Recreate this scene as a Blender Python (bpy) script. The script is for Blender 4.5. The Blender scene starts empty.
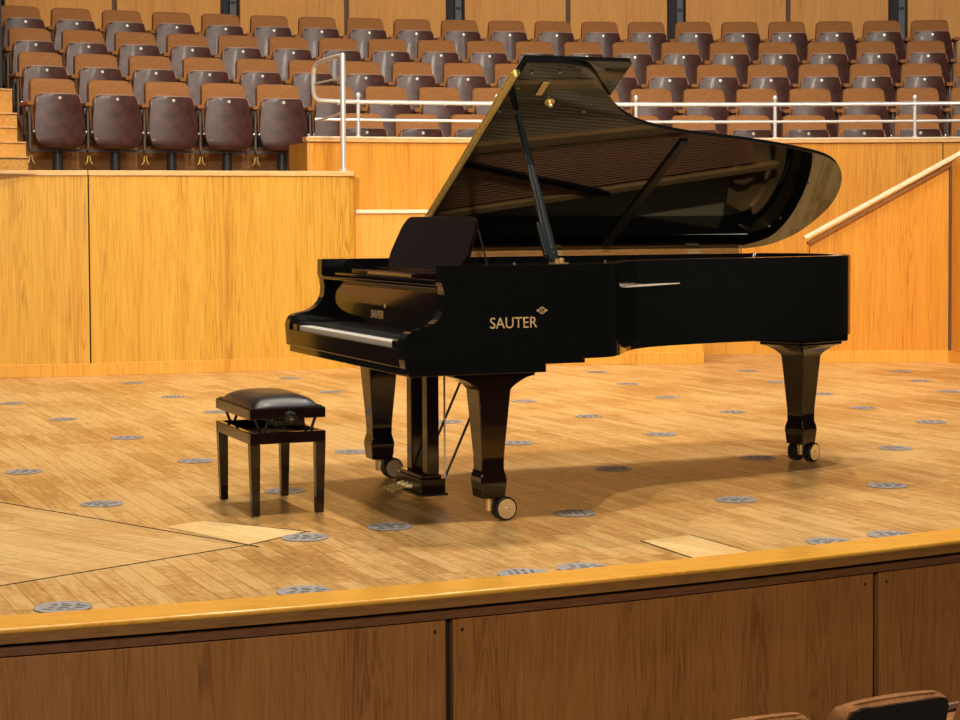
import bpy, bmesh, math, random
from mathutils import Vector, Matrix
random.seed(7)
C = bpy.context.scene.collection
R = math.radians
W = 1.57                       # piano width

# ---------------------------------------------------------------- materials
def new_mat(name):
    m = bpy.data.materials.new(name); m.use_nodes = True
    nt = m.node_tree; b = nt.nodes['Principled BSDF']
    return m, nt, b
def flat(name, col, rough=.5, metal=0, coat=0, spec=.5, ior=1.5, bump=0, bscale=200, var=0, vscale=6):
    m, nt, b = new_mat(name)
    b.inputs['Base Color'].default_value = (*col, 1)
    b.inputs['Roughness'].default_value = rough
    b.inputs['Metallic'].default_value = metal
    b.inputs['Coat Weight'].default_value = coat
    b.inputs['Coat Roughness'].default_value = .03
    b.inputs['Specular IOR Level'].default_value = spec
    b.inputs['IOR'].default_value = ior
    tc = nt.nodes.new('ShaderNodeTexCoord')
    if var:
        n = nt.nodes.new('ShaderNodeTexNoise'); n.inputs['Scale'].default_value = vscale; n.inputs['Detail'].default_value = 6
        nt.links.new(tc.outputs['Object'], n.inputs['Vector'])
        r = nt.nodes.new('ShaderNodeValToRGB')
        r.color_ramp.elements[0].position = .3; r.color_ramp.elements[1].position = .7
        r.color_ramp.elements[0].color = (*[c*(1-var) for c in col], 1)
        r.color_ramp.elements[1].color = (*[min(1, c*(1+var)) for c in col], 1)
        nt.links.new(n.outputs['Fac'], r.inputs['Fac']); nt.links.new(r.outputs['Color'], b.inputs['Base Color'])
    if bump:
        n = nt.nodes.new('ShaderNodeTexNoise'); n.inputs['Scale'].default_value = bscale; n.inputs['Detail'].default_value = 3
        nt.links.new(tc.outputs['Object'], n.inputs['Vector'])
        bp = nt.nodes.new('ShaderNodeBump'); bp.inputs['Strength'].default_value = bump; bp.inputs['Distance'].default_value = .004
        nt.links.new(n.outputs['Fac'], bp.inputs['Height']); nt.links.new(bp.outputs['Normal'], b.inputs['Normal'])
    return m
def wood(name, light, mid, dark, rough=.42, scale=(11, 11, .34), rot=(0, 0, 0), big=.55):
    """veneer with the grain along z (before rot)"""
    m, nt, b = new_mat(name); L = nt.links.new; N = nt.nodes.new
    tc = N('ShaderNodeTexCoord'); mp = N('ShaderNodeMapping')
    mp.inputs['Scale'].default_value = scale; mp.inputs['Rotation'].default_value = rot
    L(tc.outputs['Object'], mp.inputs['Vector'])
    n1 = N('ShaderNodeTexNoise'); n1.inputs['Scale'].default_value = 1.3; n1.inputs['Detail'].default_value = 3; n1.inputs['Distortion'].default_value = 1.2
    L(mp.outputs['Vector'], n1.inputs['Vector'])
    mlt = N('ShaderNodeMath'); mlt.operation = 'MULTIPLY'; mlt.inputs[1].default_value = 9; L(n1.outputs['Fac'], mlt.inputs[0])
    fr = N('ShaderNodeMath'); fr.operation = 'PINGPONG'; fr.inputs[1].default_value = .5; L(mlt.outputs[0], fr.inputs[0])
    n2 = N('ShaderNodeTexNoise'); n2.inputs['Scale'].default_value = 11; n2.inputs['Detail'].default_value = 5
    L(mp.outputs['Vector'], n2.inputs['Vector'])
    n3 = N('ShaderNodeTexNoise'); n3.inputs['Scale'].default_value = big; n3.inputs['Detail'].default_value = 2
    L(mp.outputs['Vector'], n3.inputs['Vector'])
    a = N('ShaderNodeMath'); a.operation = 'MULTIPLY_ADD'; a.inputs[1].default_value = .55; L(fr.outputs[0], a.inputs[0])
    s = N('ShaderNodeMath'); s.operation = 'MULTIPLY'; s.inputs[1].default_value = .55; L(n2.outputs['Fac'], s.inputs[0]); L(s.outputs[0], a.inputs[2])
    t = N('ShaderNodeMath'); t.operation = 'MULTIPLY_ADD'; t.inputs[1].default_value = .5; L(n3.outputs['Fac'], t.inputs[0]); L(a.outputs[0], t.inputs[2])
    r = N('ShaderNodeValToRGB'); e = r.color_ramp.elements
    e[0].position = .40; e[0].color = (*dark, 1); e[1].position = .92; e[1].color = (*light, 1)
    x = e.new(.58); x.color = (*mid, 1)
    L(t.outputs[0], r.inputs['Fac']); L(r.outputs['Color'], b.inputs['Base Color'])
    b.inputs['Roughness'].default_value = rough
    return m
def boards(name, cols, ang, bw, bh, rough=.33, mort=.0016):
    m, nt, b = new_mat(name); L = nt.links.new; N = nt.nodes.new
    tc = N('ShaderNodeTexCoord'); mp = N('ShaderNodeMapping'); mp.vector_type = 'TEXTURE'
    mp.inputs['Rotation'].default_value = (0, 0, ang); L(tc.outputs['Object'], mp.inputs['Vector'])
    br = N('ShaderNodeTexBrick'); br.inputs['Scale'].default_value = 1; br.inputs['Brick Width'].default_value = bw; br.inputs['Row Height'].default_value = bh
    br.inputs['Mortar Size'].default_value = mort; br.inputs['Mortar Smooth'].default_value = .4; br.offset = .37; br.offset_frequency = 3
    br.inputs['Color1'].default_value = (0, 0, 0, 1); br.inputs['Color2'].default_value = (1, 1, 1, 1); br.inputs['Mortar'].default_value = (.5, .5, .5, 1)
    L(mp.outputs['Vector'], br.inputs['Vector'])
    mp2 = N('ShaderNodeMapping'); mp2.inputs['Scale'].default_value = (2.2, 26, 1); L(mp.outputs['Vector'], mp2.inputs['Vector'])
    n = N('ShaderNodeTexNoise'); n.inputs['Scale'].default_value = 2.2; n.inputs['Detail'].default_value = 7; n.inputs['Distortion'].default_value = .6; L(mp2.outputs['Vector'], n.inputs['Vector'])
    w = N('ShaderNodeTexNoise'); w.inputs['Scale'].default_value = 1.1; w.inputs['Detail'].default_value = 5; L(mp.outputs['Vector'], w.inputs['Vector'])
    f = N('ShaderNodeTexNoise'); f.inputs['Scale'].default_value = 28; f.inputs['Detail'].default_value = 6; L(mp.outputs['Vector'], f.inputs['Vector'])
    rgb = N('ShaderNodeRGBToBW'); L(br.outputs['Color'], rgb.inputs['Color'])
    def ma(v, k, add=None):
        q = N('ShaderNodeMath'); q.operation = 'MULTIPLY_ADD'; q.inputs[1].default_value = k; L(v, q.inputs[0])
        if add is None: q.inputs[2].default_value = 0
        else: L(add, q.inputs[2])
        return q.outputs[0]
    o = ma(rgb.outputs[0], .20); o = ma(n.outputs['Fac'], .55, o); o = ma(w.outputs['Fac'], .62, o); o = ma(f.outputs['Fac'], .42, o)
    r = N('ShaderNodeValToRGB'); e = r.color_ramp.elements
    e[0].position = .62; e[0].color = (*cols[0], 1); e[1].position = 1.08 if False else 1.0; e[1].color = (*cols[2], 1)
    x = e.new(.82); x.color = (*cols[1], 1)
    L(o, r.inputs['Fac'])
    mx = N('ShaderNodeMix'); mx.data_type = 'RGBA'; L(br.outputs['Fac'], mx.inputs['Factor']); L(r.outputs['Color'], mx.inputs['A'])
    mx.inputs['B'].default_value = (*[c*.72 for c in cols[0]], 1)
    L(mx.outputs['Result'], b.inputs['Base Color'])
    rr = N('ShaderNodeMapRange'); rr.inputs['To Min'].default_value = rough-.08; rr.inputs['To Max'].default_value = rough+.14
    L(w.outputs['Fac'], rr.inputs['Value']); L(rr.outputs['Result'], b.inputs['Roughness'])
    return m
M = {}
M['lacquer'] = flat('black_lacquer', (.0035, .0042, .0045), .035, 0, 0, .9, 1.6)
M['lacquer_soft'] = flat('black_lacquer_legs', (.012, .0045, .003), .07, 0, .15, .5, 1.5)
M['proplac'] = flat('prop_lacquer', (.006, .012, .014), .32, 0, 0, .35)
M['satin'] = flat('black_satin', (.012, .011, .011), .35)
M['brass'] = flat('brass', (.86, .62, .27), .25, .6)
M['bracket'] = flat('bracket_brass', (.60, .37, .10), .45, .3)
M['hub'] = flat('hub_metal', (.95, .82, .58), .22, .8)
M['hinge'] = flat('hinge_brass', (.95, .66, .22), .3, .25, var=.25, vscale=60)
M['gold'] = flat('gold_paint', (.95, .68, .34), .4, .35)
M['plate'] = flat('bronzed_iron', (.72, .44, .17), .38, .25, var=.15, vscale=9)
M['spruce'] = wood('spruce', (.86, .74, .46), (.80, .66, .38), (.70, .55, .28), .4, (3, 30, 3))
M['steel'] = flat('steel', (.62, .62, .63), .22, 1)
M['railsteel'] = flat('rail_steel', (.86, .86, .85), .3, .55)
M['steel_dull'] = flat('dull_steel', (.36, .36, .39), .42, .7, var=.25, vscale=40)
M['outlet'] = flat('outlet_plate', (.34, .32, .31), .5, 0, var=.3, vscale=60)
M['copper'] = flat('copper_string', (.85, .48, .28), .4, .3)
M['string'] = flat('string_steel', (.80, .70, .60), .35, .3)
M['ivory'] = flat('white_key', (.86, .82, .74), .25)
M['keyblack'] = flat('black_key', (.01, .01, .01), .25)
M['felt'] = flat('red_felt', (.20, .02, .02), .9)
M['leather'] = flat('black_leather', (.020, .018, .020), .30, 0, .2, bump=.35, bscale=260)
M['fabric'] = flat('rust_fabric', (.33, .135, .040), .95, bump=.8, bscale=420, var=.22, vscale=60)
M['shell'] = flat('maroon_shell', (.060, .019, .014), .38, 0, .08, var=.45, vscale=14)
M['piping'] = flat('shell_piping', (.36, .22, .16), .4)
M['dark_metal'] = flat('dark_metal', (.035, .034, .038), .4, .4)
M['armsteel'] = flat('arm_steel', (.14, .12, .11), .45, .6)
M['backshell'] = flat('black_back_shell', (.012, .011, .011), .22, 0, .3)
M['disc'] = flat('number_disc', (.80, .74, .60), .3, .5)
M['disc_brass'] = flat('brass_number_disc', (.80, .56, .22), .3, .7)
M['bolt'] = flat('bolt', (.7, .7, .72), .25, .8)
M['wood_l'] = wood('wall_veneer_light', (.74, .42, .060), (.64, .33, .036), (.44, .19, .014))
M['wood_c'] = wood('wall_veneer_orange', (.74, .345, .042), (.64, .265, .024), (.45, .155, .011))
M['wood_y'] = wood('wall_veneer_yellow', (.80, .43, .07), (.72, .35, .042), (.55, .23, .022))
M['wood_b'] = wood('rear_wall_veneer', (.72, .33, .058), (.64, .27, .042), (.50, .185, .026))
M['wood_s'] = wood('step_wood', (.80, .42, .10), (.70, .33, .07), (.52, .21, .04), scale=(4, 4, 9))
M['wood_cap'] = wood('cap_wood', (.86, .55, .25), (.76, .44, .17), (.55, .28, .09), .35, (1, 1, 12))
M['cream'] = flat('cream_cap', (.88, .74, .52), .35)
M['rail_wood'] = flat('pale_rail', (.85, .72, .48), .35, var=.08)
M['wood_f'] = wood('stage_front_veneer', (.42, .17, .038), (.33, .125, .027), (.21, .072, .013), .5, (10, 10, .6))
M['wood_fd'] = wood('stage_front_frame', (.22, .085, .028), (.17, .062, .02), (.11, .04, .012), .5, (1, 1, 12))
M['nosing'] = wood('nosing_wood', (.86, .46, .075), (.80, .39, .05), (.68, .30, .035), .22, (1.2, 9, 9))
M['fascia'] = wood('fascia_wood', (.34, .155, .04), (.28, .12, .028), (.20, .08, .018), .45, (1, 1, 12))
M['slot'] = flat('outlet_slot', (.05, .045, .06), .6)
M['gap'] = flat('gap', (.012, .006, .004), .9)
M['floor'] = boards('stage_boards', ((.32, .155, .042), (.52, .280, .084), (.70, .44, .170)), R(-66.5), .52, .068)
M['floor2'] = boards('platform_boards', ((.42, .23, .08), (.62, .37, .135), (.76, .51, .225)), R(-41), .60, .085)
M['patch'] = boards('patch_boards', ((.72, .46, .17), (.84, .57, .24), (.92, .68, .32)), R(-50), .9, .09)
M['tier'] = wood('tier_wood', (.52, .27, .09), (.44, .21, .065), (.32, .14, .04), .5, (3, 3, 3))
M['hall'] = flat('hall_carpet', (.05, .03, .02), .9)
M['recess'] = flat('recess_dark', (.022, .020, .024), .7)
M['column'] = flat('grey_column', (.10, .11, .13), .6)
M['strip'] = flat('joint_strip', (.10, .055, .035), .6)

# ---------------------------------------------------------------- mesh helper
class MB:
    def __init__(s): s.bm = bmesh.new(); s.mi = 0; s.mats = []
    def _f(s, vs):
        try:
            f = s.bm.faces.new(vs); f.material_index = s.mi; return f
        except ValueError: pass
    def poly(s, pts): return s._f([s.bm.verts.new(p) for p in pts])
    def prism(s, a, b):
        """a, b: two matching loops"""
        A = [s.bm.verts.new(p) for p in a]; B = [s.bm.verts.new(p) for p in b]; n = len(A)
        s._f(A[::-1]); s._f(B)
        for i in range(n): s._f([A[i], A[(i+1) % n], B[(i+1) % n], B[i]])
        return s
    def box(s, x0, x1, y0, y1, z0, z1):
        l = [(x0, y0), (x1, y0), (x1, y1), (x0, y1)]
        return s.prism([(x, y, z0) for x, y in l], [(x, y, z1) for x, y in l])
    def ext(s, pts2, z0, z1): return s.prism([(x, y, z0) for x, y in pts2], [(x, y, z1) for x, y in pts2])
    def tube(s, pts, r, n=10, cap=True):
        pts = [Vector(p) for p in pts]; rings = []
        rs = r if isinstance(r, (list, tuple)) else [r]*len(pts)
        up = None
        for i, p in enumerate(pts):
            t = (pts[min(i+1, len(pts)-1)]-pts[max(i-1, 0)]).normalized()
            if up is None:
                up = Vector((0, 0, 1)) if abs(t.z) < .9 else Vector((1, 0, 0))
            x = t.cross(up).normalized(); up = x.cross(t).normalized()
            rings.append([s.bm.verts.new(p+(x*math.cos(2*math.pi*k/n)+up*math.sin(2*math.pi*k/n))*rs[i]) for k in range(n)])
        for a, b in zip(rings, rings[1:]):
            for k in range(n): s._f([a[k], a[(k+1) % n], b[(k+1) % n], b[k]])
        if cap: s._f(rings[0][::-1]); s._f(rings[-1])
        return s
    def lathe(s, prof, o=(0, 0, 0), ax=(0, 0, 1), n=24):
        """prof: (r, h) along ax from o"""
        o = Vector(o); ax = Vector(ax).normalized(); t = Vector((0, 0, 1)) if abs(ax.z) < .9 else Vector((1, 0, 0))
        x = ax.cross(t).normalized(); y = ax.cross(x); rings = []
        for r_, h in prof:
            if r_ < 1e-6: rings.append([s.bm.verts.new(o+ax*h)])
            else: rings.append([s.bm.verts.new(o+ax*h+(x*math.cos(2*math.pi*k/n)+y*math.sin(2*math.pi*k/n))*r_) for k in range(n)])
        for a, b in zip(rings, rings[1:]):
            for k in range(n):
                k2 = (k+1) % n
                if len(a) == 1 and len(b) == 1: continue
                if len(a) == 1: s._f([a[0], b[k2], b[k]])
                elif len(b) == 1: s._f([a[k], a[k2], b[0]])
                else: s._f([a[k], a[k2], b[k2], b[k]])
        if len(rings[0]) > 1: s._f(rings[0][::-1])
        if len(rings[-1]) > 1: s._f(rings[-1])
        return s
    def build(s, name, mat, parent=None, smooth=35, bevel=0, seg=2, flip=True):
        if flip: bmesh.ops.recalc_face_normals(s.bm, faces=s.bm.faces)
        me = bpy.data.meshes.new(name); s.bm.to_mesh(me); s.bm.free()
        for m in (mat if isinstance(mat, (list, tuple)) else [mat]): me.materials.append(m)
        if smooth: me.shade_smooth(); me.set_sharp_from_angle(angle=R(smooth))
        o = bpy.data.objects.new(name, me); C.objects.link(o)
        if parent: o.parent = parent
        if bevel:
            b = o.modifiers.new('bevel', 'BEVEL'); b.width = bevel; b.segments = seg if bevel < .0075 else 4; b.limit_method = 'ANGLE'; b.angle_limit = R(35); b.harden_normals = True
        return o
def tag(o, label, cat, group=None):
    o['label'] = label; o['category'] = cat
    if group: o['group'] = group
    return o
def empty(name, loc, rz, label, cat, group=None):
    o = bpy.data.objects.new(name, None); C.objects.link(o); o.location = loc; o.rotation_euler = (0, 0, rz)
    o.empty_display_size = .1
    return tag(o, label, cat, group)
def struct(o): o['kind'] = 'structure'; return o
def copy_tree(o, parent=None):
    c = o.copy(); C.objects.link(c)
    if parent: c.parent = parent
    for ch in list(o.children): copy_tree(ch, c)
    return c
def spline(pts, n=6):
    out = []
    P = [Vector(p) for p in pts]
    for i in range(len(P)-1):
        p0 = P[max(i-1, 0)]; p1 = P[i]; p2 = P[i+1]; p3 = P[min(i+2, len(P)-1)]
        for k in range(n):
            t = k/n
            out.append(.5*((2*p1)+(p2-p0)*t+(2*p0-5*p1+4*p2-p3)*t*t+(3*p1-p0-3*p2+p3)*t**3))
    out.append(P[-1]); return out
def offset(path, d):
    """offset an open 2-D path to its left by d"""
    out = []
    for i, p in enumerate(path):
        a = path[max(i-1, 0)]; b = path[min(i+1, len(path)-1)]
        t = (Vector(b)-Vector(a)); t = t.normalized() if t.length > 0 else Vector((1, 0))
        out.append(Vector((p[0]-t.y*d, p[1]+t.x*d)))
    return out
def rounded(hw, z0, z1, r, n=5, hw_top=None):
    """rounded rectangle / trapezoid in (x, z)"""
    ht = hw if hw_top is None else hw_top; out = []
    for cx, cz, a0 in ((hw-r, z0+r, -90), (ht-r, z1-r, 0), (-ht+r, z1-r, 90), (-hw+r, z0+r, 180)):
        for k in range(n+1):
            a = R(a0+90*k/n); out.append((cx+r*math.cos(a), cz+r*math.sin(a)))
    return out
def text(name, body, size, mat, parent, mw, extrude=.0006, sx=1):
    cu = bpy.data.curves.new(name, 'FONT'); cu.body = body; cu.size = size; cu.extrude = extrude; cu.align_x = 'LEFT'
    t = bpy.data.objects.new(name+'_tmp', cu); C.objects.link(t)
    me = bpy.data.meshes.new_from_object(t.evaluated_get(bpy.context.evaluated_depsgraph_get()))
    C.objects.unlink(t); bpy.data.objects.remove(t)
    xs = [v.co.x for v in me.vertices]; x0, x1 = min(xs), max(xs)
    for v in me.vertices: v.co.x = (v.co.x-x0)/(x1-x0)*sx; v.co = mw @ v.co
    me.materials.clear(); me.materials.append(mat); me.name = name
    o = bpy.data.objects.new(name, me); C.objects.link(o); o.parent = parent; return o

# ---------------------------------------------------------------- camera
f, cz, pit, roll = 1878.4, 1.174, -.0417, -.0052
cam = bpy.data.cameras.new('camera'); co = bpy.data.objects.new('camera', cam); C.objects.link(co)
cam.sensor_width = 36; cam.lens = f/960*36; cam.shift_y = -63.1/960; cam.clip_end = 200
fw = Vector((0, math.cos(pit), math.sin(pit))); rt = Vector((1, 0, 0)); up = rt.cross(fw)
# a tiny roll about the view axis
rt2 = rt*math.cos(roll)+up*math.sin(roll)*-1*-1; up2 = up*math.cos(roll)-rt*math.sin(roll)
co.matrix_world = Matrix(((rt2.x, up2.x, -fw.x, 0), (rt2.y, up2.y, -fw.y, 0), (rt2.z, up2.z, -fw.z, cz), (0, 0, 0, 1)))
bpy.context.scene.camera = co

# ---------------------------------------------------------------- stage
HX, HY = 3.0642, 3.7799                  # centre of the hall's arcs
def arc(r, t): return (HX+r*math.sin(t), HY+r*math.cos(t))
def ring(b, r0, r1, t0, t1, z0, z1, n=24):
    ts = [t0+(t1-t0)*k/n for k in range(n+1)]
    pts = [arc(r0, t) for t in ts]+[arc(r1, t) for t in reversed(ts)]
    return b.ext(pts, z0, z1)
def fr(x): return 6.0055-.138+.4383*x+.0411*x*x         # outer edge of the nosing
def fr_pts(off, x0=-4.2, x1=4.4, n=40):
    """points along the stage edge, moved inward by off"""
    out = []
    for k in range(n+1):
        x = x0+(x1-x0)*k/n; s = .4383+.0822*x; l = math.hypot(1, s)
        out.append((x-s/l*off, fr(x)+off/l))
    return out
b = MB(); b.poly([(x, y, 0) for x, y in fr_pts(.19)]+[(4.3, 17, 0), (-5.5, 17, 0)])
struct(b.build('floor', M['floor'], smooth=0))
def band(name, mat, o0, o1, z0, z1, x0=-4.2, x1=4.4, bevel=0):
    b = MB(); p = fr_pts(o0, x0, x1); q = fr_pts(o1, x0, x1)
    b.ext(p+q[::-1], z0, z1); return struct(b.build(name, mat, bevel=bevel))
band('trim_1', M['nosing'], -.002, .19, -.012, .006, bevel=.008)
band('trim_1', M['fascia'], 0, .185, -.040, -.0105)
band('trim_2', M['gap'], .028, .19, -.053, -.0365)
band('trim_3', M['wood_fd'], .012, .19, -.078, -.0535)
# lighter edge joints in the nosing
for jx in (-.62, .24, 1.05, 1.9):
    s = .4383+.0822*jx; l = math.hypot(1, s); d = Vector((1/l, s/l)); n_ = Vector((-s/l, 1/l)); p = Vector((jx, fr(jx)))
    q = [p-n_*.0006, p+d*.0018-n_*.0006, p+d*.0018+n_*.185, p+n_*.185]
# stage front panels
edges = [-3.3, -1.66, -.093, 1.405, 2.95]
for a, c in zip(edges, edges[1:]):
    b = MB(); p = fr_pts(.022, a+.012, c-.012, 8); q = fr_pts(.05, a+.012, c-.012, 8); b.ext(p+q[::-1], -1.05, -.084)
    w_ = struct(b.build('wall_front', M['wood_f'], bevel=.003))
    for x_ in (a+.04, c-.045):
        if a > -2:
            pp = fr_pts(.0215, x_, x_+.01, 1)[0]
            MB().lathe([(.006, 0), (.005, .001)], (pp[0], pp[1], -.118), (.42, -.9, 0), 8).build('screw', M['dark_metal'], w_)
band('trim_4', M['gap'], .051, .075, -1.05, -.079)
for x_ in edges[1:-1]:
    b = MB(); p = fr_pts(.026, x_-.030, x_-.010, 1); q = fr_pts(.05, x_-.030, x_-.010, 1); b.ext(p+q[::-1], -1.05, -.0785)
    struct(b.build('trim_5', M['wood_fd']))
b = MB(); b.box(-6, 7, -3, 7, -1.10, -1.05); struct(b.build('floor', M['hall'], smooth=0))
# worn lift platform with its seams, and two pale patches
b = MB(); b.poly([(-2.0, 7.79, .0012), (-3.9, 9.45, .0012), (-4.2, 7.8, .0012), (-3.2, 4.9, .0012), (-1.55, 6.0, .0012), (-.84, 6.74, .0012)][::-1])
pts = [(-.84, 6.74), (-2.0, 7.79), (-4.1, 9.7), (-4.6, 7.5)]
xs = [(x, y) for x, y in fr_pts(.20, -4.0, -1.9, 10)]
b = MB(); b.poly([(x, y, .0012) for x, y in [(-.84, 6.74), (-2.0, 7.79), (-4.1, 9.7), (-5.0, 7.5)]+xs+[(-1.62, 5.93)]])
struct(b.build('trim_6', M['floor2'], smooth=0))
def seam(a, c, w, name='trim_7'):
    a = Vector(a); c = Vector(c); t = (c-a).normalized(); n_ = Vector((-t.y, t.x))*w/2
    b = MB(); b.ext([a-n_, c-n_, c+n_, a+n_], .0002, .0022); return struct(b.build(name, M['gap'], smooth=0))
seam((-4.1, 9.7), (-.80, 6.70), .008); seam((-1.62, 5.93), (-.84, 6.74), .0035)
b = MB(); b.poly([(-1.21, 7.15, .0018), (-.84, 6.74, .0018), (-.66, 7.02, .0018), (-1.08, 7.29, .0018)]); struct(b.build('trim_8', M['patch'], smooth=0))
seam((-.84, 6.74), (-.66, 7.02), .004); seam((-1.08, 7.29), (-.64, 7.02), .002)
b = MB(); b.poly([(.585, 6.78, .0015), (.775, 6.50, .0015), (.96, 6.50, .0015), (.775, 6.90, .0015)])
b = MB(); b.poly([(.58, 6.78, .0015), (.738, 6.405, .0015), (.965, 6.535-.02, .0015), (.775, 6.895, .0015)]); struct(b.build('trim_9', M['patch'], smooth=0))
seam((.58, 6.78), (.735, 6.415), .005); seam((.775, 6.90), (.955, 6.52), .005)

# floor outlets
OUT = [(-3.02, 12.05, 'by the left wall, at the very left edge'), (-2.51, 13.53, 'close to the left wall skirting, left of the bench'),
(-2.04, 12.44, 'upper left of the bench, near the wall'), (-2.47, 11.06, 'far left, third back from the worn platform seam'), (-1.91, 10.10, 'left of the bench, half way to the wall'),
(-1.39, 9.12, 'just left of the bench'), (-2.14, 8.75, 'at the left edge behind the worn platform seam'), (-1.61, 11.45, 'directly behind the bench cushion'),
(-1.57, 7.74, 'lying beside the dark platform seam'), (-1.27, 5.655, 'cut by the stage edge at the far left'), (-.85, 8.09, 'under the bench, between its legs'),
(-.35, 7.12, 'in front of the pedals'), (-.65, 6.89, 'at the tip of the pale triangular patch'), (-.56, 5.885, 'cut by the stage edge below the bench'),
(.37, 7.43, 'right of the front caster at the shadow edge'), (.14, 6.16, 'by the stage edge, left one of the close pair'), (.34, 6.26, 'by the stage edge, right one of the close pair'),
(.62, 8.75, 'in the piano shadow, middle'), (1.35, 9.12, 'in the shadow left of the tail leg caster'), (1.06, 7.76, 'in front of the piano middle, past the shadow'),
(2.10, 9.47, 'right of the tail leg caster'), (1.77, 8.15, 'right side of the stage, half way to the edge'), (1.26, 6.74, 'by the right stage edge, left one'),
(1.51, 6.88, 'by the right stage edge, right one'), (2.04, 14.31, 'against the rear wall opening'), (2.11, 13.34, 'behind the tail leg, far back'),
(1.52, 11.29, 'left of the tail leg'), (3.14, 13.36, 'far right, second from the rear wall'), (3.19, 14.19, 'far right, nearest the rear wall'),
(3.14, 12.54, 'at the right picture edge, far back'), (2.26, 12.41, 'right of the tail leg top'), (2.35, 11.49, 'right of the tail leg, middle distance'),
(2.57, 10.68, 'at the far right, in line with the tail leg foot'), (.89, 14.29, 'at the rear wall skirting below the piano case'), (1.04, 13.24, 'second from the rear wall below the piano case'),
(1.22, 12.23, 'third from the rear wall below the piano case'), (.28, 12.04, 'just right of the front leg, far back'), (.64, 11.08, 'right of the front leg, middle distance'),
(.98, 10.14, 'behind the shadow, centre stage'), (.19, 9.78, 'touching the right side of the near front leg'), (-1.41, 13.85, 'against the wall skirting above the bench'),
(-1.02, 12.74, 'left of the far front leg, near the wall'), (-.65, 9.44, 'beside the far front leg caster'), (-.19, 10.82, 'between the pedal lyre and the near leg')]
def outlet():
    r0 = empty('floor_outlet', (0, 0, 0), 0, '', 'floor outlet')
    MB().lathe([(.088, .0005), (.088, .003), (.080, .0038), (.0785, .0025), (0, .0025)], n=32).build('cover_plate', M['outlet'], r0)
    rd = random.Random(3)
    for y in (.042, .018, -.008, -.034):
        x = -.055+rd.uniform(0, .02)
        while x < .045:
            l = rd.uniform(.012, .032)
            b = MB(); b.box(x, x+l, y-.0045, y+.0045, .0026, .0036); b.build('slot', M['slot'], r0, smooth=0); x += l+rd.uniform(.010, .022)
    return r0
o0 = outlet()
for k, (x, y, ph) in enumerate(OUT):
    o = o0 if k == 0 else copy_tree(o0)
    o.location = (x, y, .0014 if y > 6.9 or x > -1.2 else .0022); o.rotation_euler[2] = R(random.choice((0, 20, 50, 100, 160)))
    o['label'] = 'round grey metal floor outlet '+ph; o['group'] = 'floor outlets set in the stage boards'
    s = 1.0 if y < 11 else .92
    o.scale = (s, s, .5)

# ---------------------------------------------------------------- walls
# left block (audience platform) : front wall panels + cap + baseboard
LW = [(-5.2, 13.55), (-3.6, 14.03), (-2.945, 14.165), (-1.03, 14.80)]
def on_l(x):
    for a, c in zip(LW, LW[1:]):
        if x <= c[0]: break
    t = (x-a[0])/(c[0]-a[0]); return (x, a[1]+t*(c[1]-a[1]))
def wall_strip(name, x0, x1, z0, z1, d0, d1, mat, bevel=0):
    xs = [x0]+[p[0] for p in LW if x0 < p[0] < x1]+[x1]
    f_ = [(on_l(x)[0], on_l(x)[1]-d0) for x in xs]; k_ = [(on_l(x)[0], on_l(x)[1]+d1) for x in xs]
    b = MB(); b.ext(f_+k_[::-1], z0, z1); return struct(b.build(name, mat, bevel=bevel))
wall_strip('wall_left', -5.2, -2.951, .0, 1.51, 0, .06, M['wood_l'])
wall_strip('wall_left', -2.939, -1.03, .0, 1.51, 0, .06, M['wood_l'])
wall_strip('wall_left', -5.2, -1.04, .0, 1.50, -.012, .2, M['gap'])
wall_strip('trim_10', -5.2, -2.949, 1.512, 1.552, .012, .10, M['wood_cap'], .004)
wall_strip('trim_10', -2.941, -.985, 1.512, 1.552, .012, .10, M['wood_cap'], .004)
wall_strip('baseboard_left', -5.2, -1.02, 0, .095, .014, .0, M['wood_y'], .003)
b = MB(); b.ext([(-1.03, 14.80), (-.99, 14.84), (-.99, 15.9), (-1.05, 15.9)], 0, 1.512); struct(b.build('wall_left', M['wood_l']))
b = MB(); b.ext([(-5.2, 13.75), (-3.6, 14.2), (-2.94, 14.33), (-1.04, 14.9), (-1.04, 15.6), (-1.4, 15.6)]+[arc(12.45, -.40-.02*k) for k in range(1, 14)]+[(-5.5, 15.2)], 1.40, 1.525)
struct(b.build('floor', M['tier']))
# lower rear wall with its ledge
b = MB(); b.ext([(-1.0, 15.0), (.95, 15.0), (1.789, 15.06), (1.80, 16.1), (-1.0, 15.6)], 0, 1.215); struct(b.build('wall_back', M['wood_y']))
b = MB(); b.ext([(-.988, 14.985), (.95, 14.985), (1.80, 15.045), (1.81, 16.1), (-.988, 15.55)], 1.217, 1.248); struct(b.build('trim_11', M['cream'], bevel=.006))
b = MB(); b.ext([(-.98, 14.984), (.95, 14.984), (1.795, 15.044), (1.795, 15.06), (-.98, 15.0)], 0, .095); struct(b.build('baseboard_back', M['wood_y'], bevel=.003))
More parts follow.
